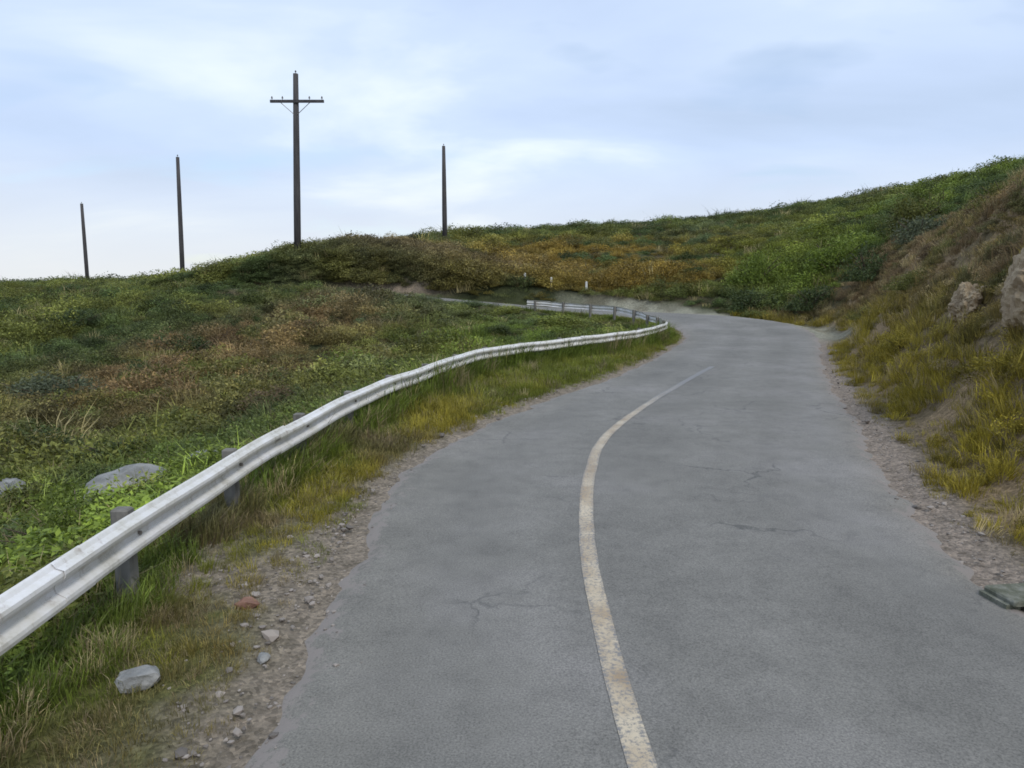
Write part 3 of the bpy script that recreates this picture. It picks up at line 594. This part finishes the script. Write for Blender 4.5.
# keep low where the far leg of the road and its rail should show
lowz = (x > -6) & (x < 9) & (y > 34) & (y < 48); scl[lowz, 2] *= .55
scatter('heath_scrub', np.c_[x, y, grid_height(x, y) - .03], pick, scl, jitter(ti * arr(1.18, 1.2, 1.1), .42), 'low dark green and brown heath scrub covering the hillside', 'scrub')
# 3. cover on the cutting, right of the road
n = 62000; x = rng.uniform(4, 30, n); y = rng.uniform(-3, 46, n); keep = rng.uniform(0, 1, n) < np.clip(14 / np.maximum(y, 3), .35, 1); x, y = x[keep], y[keep]
D, Z, S, I = road_info(x, y); m = (S > 0) & (D > .22) & (D < 9.6) & ~((D < 1.5) & (y > 27)); x, y, D = x[m], y[m], D[m]
q = fbm(x * .5, y * .5, 121); q3 = fbm(x * 1.6, y * 1.6, 125)
rockm = np.exp(-(((x - 8.35) / 1.1) ** 2 + ((y - 11.4) / 1.5) ** 2)); rockm = np.maximum(rockm, np.exp(-(((x - 9.5) / .9) ** 2 + ((y - 14.6) / 1.1) ** 2)))
endm = np.exp(-(((x - 14.2) / 1.6) ** 2 + ((y - 25) / 5) ** 2))
dens = np.clip((.28 + .85 * sstep(.36, .56, q3)) * sstep(.12, .5, D + (q3 - .5) * .7), 0, 1) * (1 - .6 * rockm) * (1 - .55 * endm); m = rng.uniform(0, 1, len(x)) < dens; x, y, D, q, q3 = x[m], y[m], D[m], q[m], q3[m]; n = len(x)
B = lambda k: np.broadcast_to(COL[k], (n, 3))
ti = lerp(B('yel') * .8, B('olive') * arr(1.25, 1.0, 1.1), sstep(1.0, 3.2, D)); ti = lerp(ti, B('brown') * 1.15, np.clip(sstep(.38, .55, q) * sstep(1.4, 3.8, D) + .35 * sstep(2, 4, D), 0, .95)); ti = lerp(ti, B('dark'), sstep(.55, .66, q3) * .6 * sstep(1.5, 3, D)); ti = ti.copy()
st = rng.uniform(0, 1, n) < .14; ti[st] = COL['straw'] * .65
g_ = rng.uniform(0, 1, n) < np.where(D < 2.2, .82, .45); pick = np.where(g_, np.where(rng.uniform(0, 1, n) < .5, rng.integers(0, 3, n), rng.integers(3, 5, n)), np.where(rng.uniform(0, 1, n) < .5, 8, rng.integers(5, 8, n)))
sc = np.where(g_, 1.0, .42) * rng.uniform(.6, 1.35, n) * (.55 + .45 * sstep(.4, 1.6, D)) * (1 + .018 * y); scl = np.stack([sc * 1.1, sc * 1.1, sc * .9], 1)
scatter('bank_vegetation', np.c_[x, y, grid_height(x, y) - .02], pick, scl, jitter(ti * arr(1.3, 1.26, 1.2), .3), 'rough yellowish grass and brown scrub on the right bank', 'scrub', .25)
# 4. loose grit along both edges of the asphalt
import bmesh as _b
grit = bpy.data.collections.new('grit_stones')
for k in range(3):
    bm = _b.new(); _b.ops.create_icosphere(bm, subdivisions=1, radius=1)
    for vv in bm.verts: vv.co *= random.uniform(.7, 1.2)
    me_ = bpy.data.meshes.new('grit%d' % k); bm.to_mesh(me_); bm.free()
    mg = bpy.data.materials.get('grit') or leaf_mat('grit', 'inst', .2); me_.materials.append(mg); grit.objects.link(bpy.data.objects.new('grit%d' % k, me_))
n = 60000; x = rng.uniform(-4, 9, n); y = rng.uniform(1.5, 26, n); keep = rng.uniform(0, 1, n) < np.clip(5 / np.maximum(y, 3), .1, 1); x, y = x[keep], y[keep]
D, Z, S, I = road_info(x, y); pn = fbm(x * 1.1, y * 1.1, 51); pr = np.exp(-((D - .15) / .28) ** 2) * .8 + np.where((S < 0) & (D > 0), sstep(.42, .56, pn) * sstep(8, 4, y) * sstep(1.9, .9, D) * .8, 0)
m = (rng.uniform(0, 1, len(x)) < pr) & (D > -.5); x, y, D, Z = x[m], y[m], D[m], Z[m]; n = len(x)
z = np.array([max(gh(a, b_), on_road(a, b_) if d_ < .3 else -9) for a, b_, d_ in zip(x, y, D)])
s_ = rng.lognormal(math.log(.009), .62, n).clip(.003, .06); GN2 = GN.copy(); 
for nd in GN2.nodes:
    if nd.bl_idname == 'GeometryNodeCollectionInfo': nd.inputs['Collection'].default_value = grit
tg = np.array([.25, .225, .21]) * rng.uniform(.6, 1.5, (n, 1))
GNs = GN; GN = GN2; scatter('verge_grit', np.c_[x, y, z + s_ * .2], rng.integers(0, 3, n), np.stack([s_ * 1.2, s_, s_ * .7], 1), tg, 'loose grey grit and small stones along the road edges', 'gravel'); GN = GNs

# ------------------------------------------------------------------ bushes one can tell apart
def bush_meshes(k, big):
    V, F = leaves(5200 if big else 3200, 1.0, .95, .036 if big else .04, 300 + k, 30 if big else 22, .35, .45)
    mf = bpy.data.meshes.new('foliage'); mf.from_pydata([tuple(map(float, p)) for p in V], [], [tuple(map(int, q)) for q in F]); mf.update(); mf.materials.append(m_leaf_o)
    r = random.Random(k); mb = MB()
    for q in range(11):
        a = r.uniform(0, 6.28); l = r.uniform(.4, .85); h = r.uniform(.35, .8); mb.tube([(0.06 * math.cos(a), .06 * math.sin(a), -.1), (.35 * l * math.cos(a), .35 * l * math.sin(a), h * .5), (l * math.cos(a + .2), l * math.sin(a + .2), h)], [.028, .018, .006], 5)
    me_ = bpy.data.meshes.new('stems'); me_.from_pydata(mb.v, [], mb.f); me_.materials.append(m_stem); return mf, me_
BM = [bush_meshes(k, k < 2) for k in range(5)]
def bush(x, y, r, h, tint, label, k, group):
    e = empty('bush', (x, y, gh(x, y) - .05), random.uniform(0, 6)); e.scale = (r, r * random.uniform(.85, 1.15), h); tag(e, label, 'bush', group)
    for nm, me_ in zip(('foliage', 'stems'), BM[k % 5]):
        o = bpy.data.objects.new(nm, me_); C.objects.link(o); o.parent = e; c_ = COL[tint] * random.uniform(.8, 1.0) * (.72 if tint == 'green' and y < 20 else 1); o.color = (*c_, 1)
g1 = 'bushes behind the guardrail'; g2 = 'bushes round the outside of the far bend'; g3 = 'bushes on the right bank'
BUSH = [
 (-4.6, 7.0, .75, .7, 'green', 'bright green bush right behind the guardrail at the left frame edge', g1),
 (-6.1, 9.5, .6, .75, 'green', 'bright green bush left of the large pale grey boulder', g1),
 (-4.3, 11.8, .6, .5, 'green', 'small bright green bush between the large grey boulder and the guardrail curve', g1),
 (-7.6, 13.4, 1.0, .8, 'dark', 'round dark green bush beyond the large grey boulder', g1),
 (-9.9, 14.5, 1.2, .95, 'dark', 'broad dark bush behind the grey boulder at the left frame edge', g1),
 (-6.0, 17.5, 1.0, .75, 'brown', 'brown heather bush in the brown patch, closest to the guardrail', g1),
 (-13.5, 20.5, 1.5, 1.1, 'greyg', 'grey green bush in the middle of the left hillside', g1),
 (-3.2, 20.6, .9, .75, 'green', 'green bush close behind the guardrail where it starts to curve right', g1),
 (0.1, 26.0, 1.1, .8, 'dark', 'dark green bush behind the middle of the guardrail curve', g1),
 (-6.5, 27.5, 1.5, .9, 'green', 'wide bright green bush in the hollow below the far road', g1),
 (-14.0, 30, 1.7, 1.2, 'dark', 'large dark bush on the left hillside, straight below the second pole from the left', g1),
 (-22.5, 36, 2.0, 1.3, 'dark', 'large dark bush on the left hillside, straight below the leftmost pole', g1),
 (15.9, 46.6, 2.2, 1.7, 'dark', 'low dark bush at the left end of the row round the far bend', g2),
 (18.3, 42.8, 2.0, 2.0, 'dark', 'dark bush in the middle of the row round the far bend', g2),
 (19.6, 38.8, 1.9, 2.2, 'dark', 'tall dark bush at the right end of the row along the far bend', g2),
 (17.6, 50.4, 2.4, 2.6, 'green', 'bright green bush rising behind the left of the dark bend bushes', g2),
 (21.6, 47.5, 2.5, 2.7, 'green', 'largest bright green bush above the far bend', g2),
 (24.5, 43.5, 2.3, 2.2, 'olive', 'olive bush on the slope to the right of the largest bright green bush', g2),
 (22.2, 38.6, 2.0, 2.0, 'greyg', 'grey green bush at the top end of the right bank, beside the bend', g3),
 (15.2, 30.0, .8, .6, 'olive', 'olive bush low on the far end of the right bank', g3),
 (12.4, 21.8, .9, .65, 'olive', 'olive bush on the right bank, left of the two rock faces', g3),
 (9.6, 17.2, .6, .5, 'yel', 'yellowish bush at the foot of the bank beyond both rock ledges', g3),
 (7.3, 10.2, .55, .4, 'yel', 'yellowish bush at the foot of the bank in front of the tall rock face', g3),
 (16.1, 23.4, 1.2, 1.0, 'olive', 'bush on the crest of the right bank at the right frame edge, against the sky', g3),
 (17.8, 26.6, 1.2, .7, 'brown', 'brown bush just below the crest of the right bank', g3),
 (16.2, 27.0, 1.0, .7, 'brown', 'brown bush in the middle of the right bank slope', g3),
]
for k, bdat in enumerate(BUSH): bush(bdat[0], bdat[1], bdat[2], bdat[3], bdat[4], bdat[5], k, bdat[6])
